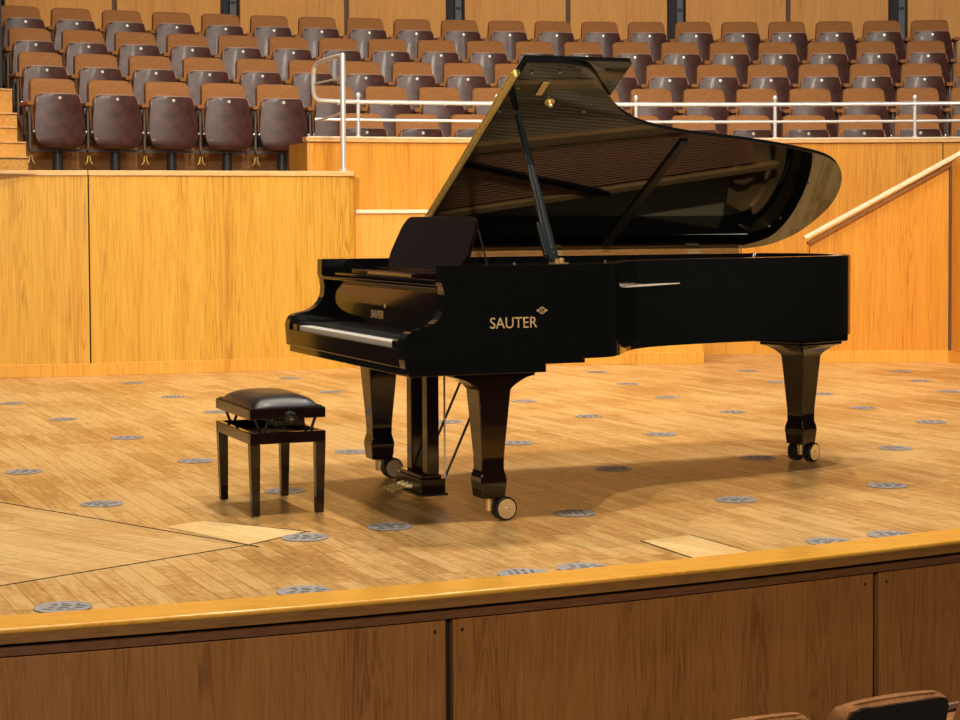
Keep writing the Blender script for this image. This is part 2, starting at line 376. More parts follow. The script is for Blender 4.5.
# parapet behind
T0, T1 = -.3685, .30
joints = [T0, -.205, -.066, .0737, .21, T1]
for a, c in zip(joints, joints[1:]):
    b = MB(); ring(b, 12.4, 12.46, a+.0004, c-.0004, 0, 1.805, 10); struct(b.build('wall_back', M['wood_c']))
b = MB(); ring(b, 12.405, 12.455, T0+.001, T1, 0, 1.80); struct(b.build('trim_12', M['gap']))
b = MB(); ring(b, 12.38, 12.50, T0-.001, T1, 1.807, 1.848, 40); struct(b.build('trim_13', M['wood_cap'], bevel=.005))
b = MB(); ring(b, 12.375, 12.395, T0, T1, 1.838, 1.852, 40); struct(b.build('trim_14', M['cream']))
b = MB(); p0, p1 = arc(12.4, T0), arc(12.95, T0); b.ext([p0, (p0[0]+.05, p0[1]+.01), (p1[0]+.05, p1[1]+.01), p1], 1.2, 1.80); struct(b.build('wall_back', M['wood_c']))
b = MB(); ring(b, 12.385, 12.40, -.112, .09, 0, .10, 12); struct(b.build('baseboard_back', M['wood_y']))
# stair flank on the right, with sloping top
def flank(u): return 1.0+.541*(u-2.6346)
b = MB(); A = [(2.655, 0), (3.77, 0), (3.77, flank(3.77)-.035), (2.655, flank(2.655)-.035)]
b.prism([(x, 15.10, z) for x, z in A], [(x, 15.16, z) for x, z in A]); struct(b.build('wall_right', M['wood_c']))
b = MB(); A = [(15.12, 0), (12.0, 0), (12.0, 2.2), (15.12, flank(3.79)-.03)]
b.prism([(3.782+(15.1-y)*.05, y, z) for y, z in A], [(3.85+(15.1-y)*.05, y, z) for y, z in A]); struct(b.build('wall_right', M['wood_c']))
b = MB(); b.box(2.65, 3.77, 15.085, 15.10, 0, .095); struct(b.build('baseboard_right', M['wood_y'], bevel=.003))
b = MB(); b.prism([(3.765, 15.1, 0), (3.78, 15.1, 0), (3.92, 12, 0), (3.90, 12, 0)], [(3.765, 15.1, .095), (3.78, 15.1, .095), (3.92, 12, .095), (3.90, 12, .095)]); struct(b.build('baseboard_right', M['wood_y']))
b = MB(); b.box(3.768, 3.784, 15.06, 15.12, 0, flank(3.77)-.04); struct(b.build('trim_15', M['strip']))
hr = empty('handrail', (2.6346, 15.08, 0), 0, 'pale sloping handrail running up the stair wall at the right', 'handrail')
b = MB(); e = [(-.008, 15.08-.028), (-.008, 15.08+.03)]
P0 = Vector((2.612, 0, flank(2.612))); P1 = Vector((4.5, 0, flank(4.5)))
def bar_y(P, Q, y0, y1, h):
    t = (Q-P).normalized(); n_ = Vector((-t.z, 0, t.x))*h
    l = [P, Q, Q+n_, P+n_]; b = MB(); b.prism([(p.x-2.6346, y0-15.08, p.z) for p in l], [(p.x-2.6346, y1-15.08, p.z) for p in l]); return b
bar_y(P0, P1, 15.04, 15.13, .032).build('rail', M['rail_wood'], hr, bevel=.008)
bar_y(P0+Vector((.03, 0, -.04)), P1+Vector((0, 0, -.04)), 15.075, 15.15, .026).build('rail_moulding', M['fascia'], hr)
# seating tiers
RB = 13.0738; DR = .8013
def rr(k): return RB+DR*k
def fz(k): return 2.0795+.291*k-.84
TE = -.565
for k in range(5):
    t0 = T0+.001 if k == 0 else (-.5026-.28/rr(k) if k < 9 else TE)
    if k: t0 = [-.3, -.5026, -.4941, -.4862, -.4789][k]-.30/rr(k)
    b = MB(); ring(b, rr(k)-.60, rr(k)+.22, t0, .33, fz(k)-.32, fz(k), 40); struct(b.build('floor', M['tier'], smooth=0))
# aisle steps at the far left
for k, (z, t, r0) in enumerate(((1.671, -.538, 12.95), (1.80, -.5332, 13.2), (1.931, -.5329, 13.45), (2.059, -.5273, 13.7), (2.274, -.5248, 13.95))):
    b = MB(); ring(b, r0, r0+(.27 if k < 4 else .6), -.72, t, 1.2, z, 8)
    o = struct(b.build('floor', M['wood_s'], smooth=0))
    b = MB(); ring(b, r0-.012, r0+.03, -.72, t, z, z+.010, 8); b.build('step_nosing', M['wood_cap'], o)
b = MB(); ring(b, 14.5, 14.55, -.72, -.5195, 2.2, 4.6, 8); struct(b.build('door_1', M['recess']))
# rear wall of veneer panels
cen = [-.343-.0716*k for k in (5, 4, 3, 2, 1)]+[-.343, -.2693, -.199, -.1255, -.0546, .018, .0886, .16, .232, .30]
wide = {}
for i, t in enumerate(cen):
    wide[i] = ((i-5) % 2 == 0)
for i in range(len(cen)-1):
    a = cen[i]+(.0062 if wide[i] else .0015); c = cen[i+1]-(.0062 if wide[i+1] else .0015)
    b = MB(); ring(b, 16.75, 16.83, a, c, 2.2, 5.6, 5); struct(b.build('wall_back', M['wood_b'], bevel=.003))
for i, t in enumerate(cen):
    if wide[i]:
        b = MB(); ring(b, 16.95, 17.0, t-.008, t+.008, 2.2, 5.6, 2); struct(b.build('trim_16', M['recess']))
        b = MB(); ring(b, 16.86, 16.94, t+.0012, t+.0052, 2.2, 5.6, 2); struct(b.build('trim_17', M['column']))
        b = MB(); ring(b, 16.855, 16.87, t+.0016, t+.0046, 3.42, 3.45, 2); struct(b.build('trim_18', M['recess']))
    else:
        b = MB(); ring(b, 16.80, 16.86, t-.003, t+.003, 2.2, 5.6, 2); struct(b.build('trim_19', M['strip']))

# ---------------------------------------------------------------- metal guard rail
gr = empty('guard_rail', (*arc(12.45, -.05), 1.85), 0, 'polished steel guard rail with round posts along the seating parapet', 'guard rail')
go = Vector(gr.location)
def gp(r, t, z): x, y = arc(r, t); return Vector((x, y, z))-go
top = [gp(12.45, -.357+(.657)*k/50, 2.140) for k in range(51)]
post = Vector((-1.0725, 14.86, 0))-Vector((go.x, go.y, 0))
loop = [post+Vector((0, 0, 2.465-go.z)), post*.93+gp(12.45, -.3625, 0)*.07+Vector((0, 0, 2.463-go.z+go.z*.07))]
def v(x, y, z): return Vector((x, y, z))-go
lp = [v(-1.0725, 14.86, 2.462), v(-1.12, 14.95, 2.462), v(-1.25, 15.22, 2.455), v(-1.315, 15.36, 2.44), v(-1.345, 15.405, 2.40), v(-1.352, 15.418, 2.33), v(-1.352, 15.42, 2.24), v(-1.345, 15.425, 2.18), v(-1.315, 15.435, 2.148)]
MB().tube(spline(lp, 4)+top[1:], .019, 10).build('top_rail', M['railsteel'], gr)
low = [v(-1.0725, 14.86, 2.02), v(-1.15, 15.02, 2.00), v(-1.27, 15.3, 1.985), v(-1.335, 15.42, 1.985), v(-1.30, 15.44, 1.99)]+[gp(12.45, -.352+(.652)*k/50, 1.992) for k in range(51)]
MB().tube(low[:5], .009, 8).build('brace', M['railsteel'], gr)
MB().tube([gp(12.45, -.362+(.662)*k/50, 1.992) for k in range(51)], .013, 8).build('lower_rail', M['railsteel'], gr)
MB().tube([v(-1.0725, 14.86, 2.295), v(-1.2, 15.12, 2.285), v(-1.352, 15.41, 2.28)], .008, 8).build('brace', M['railsteel'], gr)
MB().lathe([(.045, 1.552), (.045, 1.560), (.022, 1.566), (.021, 2.462), (.018, 2.475), (0, 2.482)], (post.x, post.y, -go.z)).build('tall_post', M['railsteel'], gr)
for k, t in enumerate((-.3323, -.2361, -.1388, -.0415, .0551, .1516, .248)):
    x, y = arc(12.45, t)
    p = MB().lathe([(.030, 1.849), (.030, 1.856), (.0165, 1.862), (.0165, 2.16), (.010, 2.165), (.010, 2.172)], (x-go.x, y-go.y, -go.z), n=12).build('post', M['railsteel'], gr)
    MB().lathe([(0, 2.17), (.014, 2.174), (.022, 2.19), (.021, 2.202), (.012, 2.216), (0, 2.219)], (x-go.x, y-go.y, -go.z), n=12).build('ball_cap', M['railsteel'], p)

# ---------------------------------------------------------------- tip-up seats
def slab(prof_w, y_front, y_back, nx=8, bulge=0, ymid=None):
    """closed slab: prof_w = [(z, half width)], y_front/y_back = functions of z; bulge bows the front"""
    b = MB(); F = []; K = []
    for z, w_ in prof_w:
        fr_, bk = [], []
        for i in range(nx+1):
            s = -1+2*i/nx
            fr_.append(b.bm.verts.new((w_*s, y_front(z)-bulge*(1-s*s), z)))
            bk.append(b.bm.verts.new((w_*s, y_back(z)-bulge*.6*(1-s*s), z)))
        F.append(fr_); K.append(bk)
    n = len(F)
    for j in range(n-1):
        for i in range(nx):
            b._f([F[j][i], F[j][i+1], F[j+1][i+1], F[j+1][i]]); b._f([K[j][i+1], K[j][i], K[j+1][i], K[j+1][i+1]])
        b._f([K[j][0], F[j][0], F[j+1][0], K[j+1][0]]); b._f([F[j][nx], K[j][nx], K[j+1][nx], F[j+1][nx]])
    for i in range(nx):
        b._f([K[0][i], K[0][i+1], F[0][i+1], F[0][i]]); b._f([F[n-1][i], F[n-1][i+1], K[n-1][i+1], K[n-1][i]])
    return b
def make_seat(last=False, bracket=False, leg='dark_metal'):
    r0 = empty('auditorium_seat', (0, 0, 0), 0, '', 'seat')
    lean = lambda z: -.15+(z-.40)*.34
    pr = [(.36, .20), (.42, .212), (.60, .205), (.74, .192), (.80, .186), (.825, .178), (.838, .160), (.842, .13)]
    slab(pr, lambda z: lean(z)-.045+(.03 if z > .835 else .012 if z > .82 else 0), lambda z: lean(z)+.03-(.02 if z > .835 else 0), bulge=.012).build('backrest', M['fabric'], r0, smooth=60)
    slab([(.36, .185), (.45, .198), (.74, .184), (.80, .178), (.824, .166), (.833, .14)], lambda z: lean(z)+.031, lambda z: lean(z)+.045, bulge=-.004).build('back_shell', M['backshell'], r0, smooth=60)
    sp = [(.245, .10), (.253, .14), (.268, .168), (.295, .190), (.335, .205), (.40, .214), (.50, .209), (.60, .195), (.66, .184), (.688, .176), (.700, .160)]
    yf = lambda z: -.285+(z-.26)*.12+(.035 if z < .248 else .018 if z < .258 else .007 if z < .272 else 0)
    slab(sp, yf, lambda z: yf(z)+.028, nx=10, bulge=.032).build('seat_shell', M['shell'], r0, smooth=60)
    slab([(.30, .17), (.33, .19), (.42, .20), (.62, .195), (.675, .180), (.693, .165)], lambda z: yf(z)+.03, lambda z: yf(z)+.095, nx=8, bulge=.01).build('seat_cushion', M['fabric'], r0, smooth=60)
    pts = []
    for i in range(15):
        s = -1+2*i/14; w_ = .174*(1 if abs(s) < .99 else 1)
        z = .702 if abs(s) < .9 else .690
        pts.append((w_*s, yf(.71)-.032*(1-s*s)+.002, z))
    MB().tube([(-.190, yf(.62)+.0, .63), (-.181, yf(.68), .670)]+pts+[(.181, yf(.68), .670), (.190, yf(.62), .63)], .0052, 6).build('piping', M['piping'], r0)
    MB().lathe([(.0135, 0), (.0125, .003), (0, .0035)], (0, yf(.67)-.0325, .667), (0, -1, .12), 12).build('number_disc', M['disc'], r0)
    for side in ((-1, 1) if last else (-1,)):
        x = .25*side
        prf = rounded(.030, .600, .636, .012)
        b = MB(); b.prism([(x+p, -.285, q) for p, q in prf], [(x+p, -.03, q) for p, q in prf]); b.build('armrest', M['fabric'], r0, bevel=.008)
        b = MB(); b.box(x-.008, x+.008, -.245, -.215, .24, .602); b.box(x-.008, x+.008, -.215, -.06, .30, .36); b.box(x-.008, x+.008, -.10, -.07, .30, .6); b.build('arm_support', M['armsteel'], r0)
        if bracket:
            for q in (-1, 1):
                b = MB(); b.tube([(x+q*.008, -.26, .19), (x+q*.012, -.26, .155), (x+q*.018, -.265, .13), (x+q*.036, -.265, .115)], [.005, .006, .006, .003], 6); b.build('foot_bracket', M['bracket'], r0)
    for side in (-1, 1):
        MB().lathe([(0, -.004), (.011, 0), (.012, .008), (.008, .015), (0, .018)], (.222*side, -.262, .385), (0, -1, 0), 10).build('hinge_bolt', M['bolt'], r0)
    b = MB(); b.box(-.239, .239, -.20, -.16, .222, .245); b.build('beam', M['armsteel'], r0)
    MB().lathe([(.062, 0), (.062, .012), (.044, .02), (.042, .225)], (0, -.18, 0), n=14).build('pedestal', M[leg], r0)
    return r0
PH = [-.3186, -.5026, -.4941, -.4862, -.4789]
ROWN = ['lowest row, right behind the steel railing', 'second row from the bottom', 'middle row', 'second row from the top', 'top row, against the veneer wall']
ORD = ['first', 'second', 'third', 'fourth', 'fifth', 'sixth', 'seventh', 'eighth', 'ninth', 'tenth', 'eleventh', 'twelfth', 'thirteenth', 'fourteenth', 'fifteenth', 'sixteenth', 'seventeenth', 'eighteenth', 'nineteenth', 'twentieth']
proto = make_seat(); protoL = make_seat(last=True); protoB = make_seat(bracket=True); used = set()
CNT = [12, 18, 19, 19, 20]; SKIP = {(0, 3), (0, 4), (1, 9), (2, 10)}
for k in range(5):
    n = 0
    for i in range(CNT[k]):
        if (k, i) in SKIP: continue
        p = protoL if i == CNT[k]-1 else (protoB if k == 1 and i < 6 else proto)
        o = copy_tree(p) if p in used else p
        used.add(p)
        t = PH[k]+.5*i/rr(k); x, y = arc(rr(k), t)
        o.location = (x, y, fz(k)); o.rotation_euler[2] = -t+R(random.uniform(-.5, .5))
        o['label'] = 'rust-brown tip-up seat, %s from the left, %s' % (ORD[n], ROWN[k])
        o['group'] = 'folded auditorium seats on the tiers'; n += 1
# the tops of three seats below the stage
FS = [(1.185, 5.357, 'nearest seat below the stage, black back with rust fabric edge, bottom right corner'), (.745, 5.12, 'rust seat top just peeking in at the bottom edge, left of the nearer one'), (1.63, 5.60, 'sliver of a rust seat at the bottom right edge of the picture')]
for x, y, lb in FS:
    o = copy_tree(protoL if x < .8 else proto); o.location = (x, y, -1.05); o.rotation_euler[2] = R(27+180); o['label'] = lb; o['group'] = 'seats below the stage'

# ---------------------------------------------------------------- grand piano (u along the keys' line of sight, v across, origin at the treble front corner)
YAW = .3879
gp_ = empty('grand_piano', (-.2815, 7.0157, 0), YAW, 'black polished concert grand piano with its lid propped open, on the stage', 'piano')
G = gp_
def S2(w): return W-w
curve_ = spline([(.78, 1.57), (.86, 1.548), (.935, 1.48), (1.00, 1.39), (1.07, 1.29), (1.16, 1.19), (1.30, 1.10), (1.53, 1.03), (1.75, .995), (1.97, .955), (2.2, .90), (2.37, .84), (2.49, .75), (2.58, .62), (2.635, .47), (2.64, .32), (2.60, .16), (2.52, .05), (2.38, .0)], 5)
path = [Vector((.3197, 1.57))]+list(curve_)+[Vector((.3197, 0))]
path = [Vector((p.x, W-p.y)) for p in path]              # to (u, v); interior lies to the left
def rim(b, pa, d, z0, z1):
    q = offset(pa, d)
    b.ext(list(pa)+q[::-1], z0, z1); return b
def clean(pa):
    out = [pa[0]]
    for p in pa[1:]:
        if (p-out[-1]).length > .004: out.append(p)
    return out
path = clean(path)
def rim_shell(pa, d, z0, z1, c=.003):
    b = MB(); lv = []
    for o_, z in ((0, z0), (0, z1-c), (c, z1), (d-c, z1), (d, z1-c), (d, z0)):
        lv.append([b.bm.verts.new((p.x, p.y, z)) for p in offset(pa, o_)])
    n = len(pa); m = len(lv)
    for j in range(m):
        for i in range(n-1): b._f([lv[j][i], lv[j][i+1], lv[(j+1) % m][i+1], lv[(j+1) % m][i]])
    b._f([l[0] for l in lv]); b._f([l[-1] for l in lv][::-1]); return b
rim_shell(path, .065, .628, .9955).build('rim', M['lacquer'], G, smooth=40)
b = MB(); b.box(.3197, .744, .0, W, .6115, .6275); b.build('bottom_rail', M['lacquer'], G)
# cheeks / arms with the S profile
arm = [(.0, .612), (-.006, .70), (-.002, .722), (.012, .742), (.030, .751), (.052, .755), (.080, .761), (.105, .772), (.128, .787), (.145, .806), (.157, .834), (.161, .868), (.156, .905), (.148, .93), (.150, .9955), (.3195, .9955), (.3195, .612)]
for v0, v1 in ((0, .065), (W-.065, W)):
    b = MB(); b.prism([(u, v0, z) for u, z in arm], [(u, v1, z) for u, z in arm]); b.build('cheek', M['lacquer'], G, smooth=30)
b = MB(); b.box(.015, .580, .002, W-.002, .580, .611); b.build('keybed', M['lacquer'], G, bevel=.002)
b = MB(); b.box(-.004, .030, .066, W-.066, .612, .684); b.build('key_slip', M['lacquer_soft'], G, bevel=.004)
b = MB(); b.box(.005, .02, .07, W-.07, .645, .648); b.build('slip_moulding', M['lacquer_soft'], G)
for v0, v1 in ((.066, .165), (W-.165, W-.066)):
    b = MB(); b.box(.004, .175, v0, v1, .612, .712); b.build('key_block', M['lacquer_soft'], G, bevel=.008)
# keys
k0, k1 = .168, W-.168; kw = (k1-k0)/52
for i in range(52):
    b = MB(); b.box(.012, .172, k0+i*kw+.0006, k0+(i+1)*kw-.0006, .672, .703); b.build('white_key', M['ivory'], G, bevel=.001, seg=1)
notes = [1 if j % 7 in (0, 2, 3, 5, 6) else 0 for j in range(51)]      # treble end is v small: mirrored A..C order
for i in range(51):
    j = 50-i                                                  # index from the bass end
    if j % 7 in (0, 2, 3, 5, 6):
        v = k0+(i+1)*kw; b = MB(); b.box(.065, .172, v-.0055, v+.0055, .70, .716); b.build('black_key', M['keyblack'], G, bevel=.002, seg=1)
b = MB(); b.box(.170, .176, .165, W-.165, .70, .712); b.build('name_felt', M['felt'], G)
# fallboard, curved
fb = [(.176, .705), (.176, .745), (.180, .80), (.188, .85), (.200, .890), (.204, .905), (.224, .905), (.224, .705)]
b = MB(); b.prism([(u, .066, z) for u, z in fb], [(u, W-.066, z) for u, z in fb]); b.build('fallboard', M['lacquer_soft'], G, smooth=40, bevel=.002)
b = MB(); b.box(.150, .200, .066, W-.066, .9055, .921); b.build('fallboard_lip', M['lacquer_soft'], G, bevel=.004)
# front floor of the case and the pin-block cover
b = MB(); b.box(.18, .62, .066, W-.066, .925, .938); b.build('music_shelf', M['lacquer'], G, bevel=.003)
b = MB(); b.box(.19, .36, .40, 1.20, .9385, .957); b.build('desk_tray', M['lacquer_soft'], G, bevel=.004)
b = MB(); b.box(.188, .1905, .45, .98, .941, .953); b.build('desk_glint', M['brass'], G)  # bright strip standing for a small highlight on the tray's front edge
# music desk, leaning back
out = rounded(.455, 0, .240, .085, 8, .440)
mb = MB()
def desk(x, z, t):
    z2 = z+(.012*(1-(x/.45)**2) if z > .15 else 0)
    a = R(22); return (.355+z2*math.sin(a)+t*math.cos(a), .785+x, .958+z2*math.cos(a)-t*math.sin(a))
dl = []
for i, (x, z) in enumerate(out): dl.append((x, z))
tp = [p for p in dl]
mb.prism([desk(x, z, 0) for x, z in tp], [desk(x, z, .018) for x, z in tp]); mb.build('music_desk', M['lacquer_soft'], G, smooth=30, bevel=.004)
b = MB(); b.tube([(.47, .42, 1.13), (.52, .42, .94)], .004, 6); b.build('desk_stay', M['steel'], G)
# inside : soundboard, iron plate, strings
inn = offset(path, .064)
inn = [p for p in inn if p.x > .33]
b = MB(); b.ext([(p.x, p.y) for p in clean(offset(path, .060))], .790, .802); b.build('soundboard', M['spruce'], G, smooth=0)
ip = clean([Vector((p.x, p.y)) for p in offset(path, .085) if .62 < p.x and not (p.y > 1.40 and p.x < 2.44)])
rim(MB(), ip, .055, .862, .882).build('iron_plate', M['plate'], G, bevel=.003)
PL = [o for o in G.children if o.name == 'iron_plate'][0]
b = MB(); b.box(.60, .74, .07, W-.07, .862, .884); b.build('pin_block_web', M['plate'], PL, bevel=.003)
def bw(u):                                     # v of the bentside inner edge at u
    for p, q in zip(path, path[1:]):
        if p.x <= u <= q.x and p.y < 1.3: return p.y+(q.y-p.y)*(u-p.x)/max(1e-6, q.x-p.x)
    return 1.2
for (u0, v0, u1, v1, w_) in ((.74, .44, 1.06, .47, .016), (.74, .78, 1.66, .74, .018), (.74, 1.10, 2.26, .92, .02), (.74, 1.44, 2.50, 1.16, .015)):
    a = Vector((u0, v0)); c = Vector((u1, v1)); t = (c-a).normalized(); n_ = Vector((-t.y, t.x))*w_
    b = MB(); b.ext([a-n_, c-n_, c+n_, a+n_], .885, .925); b.build('strut', M['plate'], PL, bevel=.004)
b = MB(); rng = [(math.cos(2*math.pi*k/24), math.sin(2*math.pi*k/24)) for k in range(24)]
for k in range(24):
    c0, s0 = rng[k]; c1, s1 = rng[(k+1) % 24]
    b.prism([(2.33+.05*c0, 1.20+.05*s0, .86), (2.33+.05*c1, 1.20+.05*s1, .86), (2.33+.075*c1, 1.20+.075*s1, .86), (2.33+.075*c0, 1.20+.075*s0, .86)],
            [(2.33+.05*c0, 1.20+.05*s0, .90), (2.33+.05*c1, 1.20+.05*s1, .90), (2.33+.075*c1, 1.20+.075*s1, .90), (2.33+.075*c0, 1.20+.075*s0, .90)])
b.build('tail_ring', M['plate'], PL)
b = MB(); b.ext([(2.05, .86), (2.20, .80), (2.44, 1.02), (2.50, 1.40), (2.40, 1.45), (2.30, 1.40), (2.25, 1.12)], .858, .866); b.build('tail_web', M['plate'], PL, bevel=.002)
b = MB()
def wire(b, a, c, r):
    a = Vector(a); c = Vector(c); t = (c-a).normalized(); x = Vector((-t.y, t.x, 0))*r; z = Vector((0, 0, r))
    A = [b.bm.verts.new(a+d) for d in (x, -x*.5+z*.87, -x*.5-z*.87)]; B_ = [b.bm.verts.new(c+d) for d in (x, -x*.5+z*.87, -x*.5-z*.87)]
    for i in range(3): b._f([A[i], A[(i+1) % 3], B_[(i+1) % 3], B_[i]])
for i in range(62):                                  # treble and tenor strings
    t = i/61; v = .12+t*1.02; ue = .86+(t**.8)*1.40; wire(b, (.66, v, .893), (ue, v+(.02+.10*t), .893), .0021)
o = b.build('treble_strings', M['string'], G, smooth=0, flip=False); o['kind'] = 'stuff'
b = MB()
for i in range(20):
    t = i/19; v = 1.16+t*.26; wire(b, (.66, v, .905), (2.22+.16*t, v-.26-.02*t, .905), .0046)
o = b.build('bass_strings', M['copper'], G, smooth=0, flip=False); o['kind'] = 'stuff'
a = Vector((.95, .10)); b = MB()
b.ext([(.76, 1.13), (1.60, 1.30), (1.60, 1.325), (.76, 1.155)], .912, .945); b.build('mirrored_dark_bar', M['satin'], G, bevel=.003)  # black bar added to draw the dark line in the lid's reflection
b = MB(); b.ext([(.98, .52), (1.0, .50), (1.62, .80), (2.2, 1.0), (2.2, 1.025), (1.60, .83)], .868, .888); b.build('bridge', M['spruce'], G)
b = MB()
for rw in range(3):
    for i in range(60):
        v = .11+i*1.34/60; b.lathe([(.0035, 0), (.0035, .03)], (.61+rw*.016, v+.004*rw, .884), n=6)
o = b.build('tuning_pins', M['steel'], G, smooth=0); o['kind'] = 'stuff'

# lid
TH = R(30.5); cT, sT = math.cos(TH), math.sin(TH)
def LP(u, w, h=0, z0=1.02): return (u, W-w*cT+h*sT, z0+w*sT+h*cT)
lc = spline([(.79, 1.522), (.885, 1.500), (.96, 1.435), (1.02, 1.36), (1.085, 1.285), (1.165, 1.20), (1.31, 1.105), (1.53, 1.037), (1.75, 1.0), (1.97, .962), (2.2, .908), (2.38, .848), (2.50, .757), (2.585, .63), (2.637, .47), (2.642, .32), (2.60, .15), (2.51, .04), (2.38, -.008)], 5)
lid_pts = [(.617, 1.522)]+[(p.x, p.y) for p in lc]+[(.603, -.008)]
b = MB(); b.prism([LP(u, w, 0) for u, w in lid_pts], [LP(u, w, .020) for u, w in lid_pts])
lid = b.build('lid', M['lacquer'], G, smooth=25, bevel=.003)
fp = [(.617, 1.515), (1.085, 1.515), (1.10, 1.50), (1.085, 0), (.603, 0)]
b = MB(); b.prism([LP(u, w, .023) for u, w in fp], [LP(u, w, .043) for u, w in fp]); b.build('front_flap', M['lacquer'], lid, bevel=.003)
b = MB(); l = [(.5985, .10), (.5985, 1.50)]
def lbox(u0, u1, w0, w1, h0, h1):
    q = [(u0, w0), (u1, w0), (u1, w1), (u0, w1)]
    b = MB(); b.prism([LP(u, w, h0) for u, w in q], [LP(u, w, h1) for u, w in q]); return b
lbox(.588, .6165, .06, 1.42, .0202, .0228).build('hinge_leaf', M['hinge'], lid)
b = MB(); b.prism([LP(.588, .06, .002), LP(.6015, .06, .002), LP(.6015, .06, .036), LP(.588, .06, .036)], [LP(.603, 1.42, .002), LP(.6155, 1.42, .002), LP(.6155, 1.42, .036), LP(.603, 1.42, .036)]); b.build('piano_hinge', M['hinge'], lid, bevel=.002)
lbox(1.560, 1.600, .05, .97, -.014, -.0005).build('lid_dark_bar', M['satin'], lid, bevel=.003)  # dark bar across the underside of the lid
def uw(px):  # brass fittings under the lid
    return px
lbox(.735, .765, 1.30, 1.395, -.006, -.0005).build('prop_socket', M['brass'], lid, bevel=.004)
c_ = LP(.82, 1.25, -.0005); n_ = (0, -sT, -cT)
MB().lathe([(.022, 0), (.022, .005), (.008, .008), (.012, .018), (.010, .024), (0, .026)], c_, n_, 14).build('lid_knob', M['brass'], lid)
for (u, w) in ((.66, 1.46), (.78, 1.47), (.64, 1.35), (1.00, 1.19), (2.40, .62), (2.42, .30), (.62, 1.18)):
    MB().lathe([(.007, 0), (.006, .007), (0, .008)], LP(u, w, -.0005), n_, 10).build('bumper', M['steel' if u < 1.5 else 'satin'], lid)
for u in (.78, 1.33, 2.08):
    b = MB(); b.box(u-.035, u+.035, W-.016, W-.0085, .9960, 1.0165); b.tube([(u-.035, W-.014, 1.012), (u+.035, W-.014, 1.012)], .0065, 8); b.build('lid_hinge', M['brass'], G, bevel=.001)
b = MB(); b.box(.62, 2.34, W-.006, W-.001, .9957, 1.017); b.build('spine_hinge_rail', M['fascia'], G)
# prop stick
A = Vector((.660, .095, .992)); B_ = Vector((.7034, .562, 1.612)); T_ = (B_-A).normalized(); side = Vector((1, 0, 0)); side = (side-T_*side.dot(T_)).normalized(); nn = T_.cross(side)
def stick(t0, t1, w0, w1, th, off=0, mat='lacquer', name='prop'):
    b = MB(); a = A+(B_-A)*t0; c = A+(B_-A)*t1
    q0 = [a+side*(off-w0)+nn*-th, a+side*(off+w0)+nn*-th, a+side*(off+w0)+nn*th, a+side*(off-w0)+nn*th]
    q1 = [c+side*(off-w1)+nn*-th, c+side*(off+w1)+nn*-th, c+side*(off+w1)+nn*th, c+side*(off-w1)+nn*th]
    b.prism(q0, q1); return b
ps = stick(.03, .985, .022, .0105, .009).build('lid_prop', M['proplac'], G, bevel=.003)
stick(.05, .26, .010, .009, .009, off=-.026).build('short_prop', M['proplac'], ps, bevel=.002)
stick(.06, .97, .006, .003, .0035).build('prop_groove', M['dark_metal'], ps)
for q in ps.children:
    if q.name.startswith('prop_groove'): q.location = tuple(nn*-.0075) if nn.y > 0 else tuple(nn*.0075)
MB().lathe([(.008, 0), (.007, .008), (0, .009)], A+(B_-A)*.10+Vector((0, -.010, 0)), (0, -1, .5), 10).build('stay_pin', M['steel'], ps)
b = MB(); b.box(.635, .69, .03, .10, .996, 1.001); b.lathe([(.010, 0), (.012, .012), (.006, .018), (0, .02)], (.668, .05, 1.001), n=12); b.lathe([(.008, 0), (.008, .014), (0, .016)], (.648, .05, 1.001), n=12)
b.build('prop_bracket', M['brass'], G, bevel=.001)
for u in (.46, .86):
    MB().lathe([(.007, 0), (.007, .006), (0, .010)], (u, .032 if u < .8 else .06, .9956), n=10).build('rim_bumper', M['steel'], G)

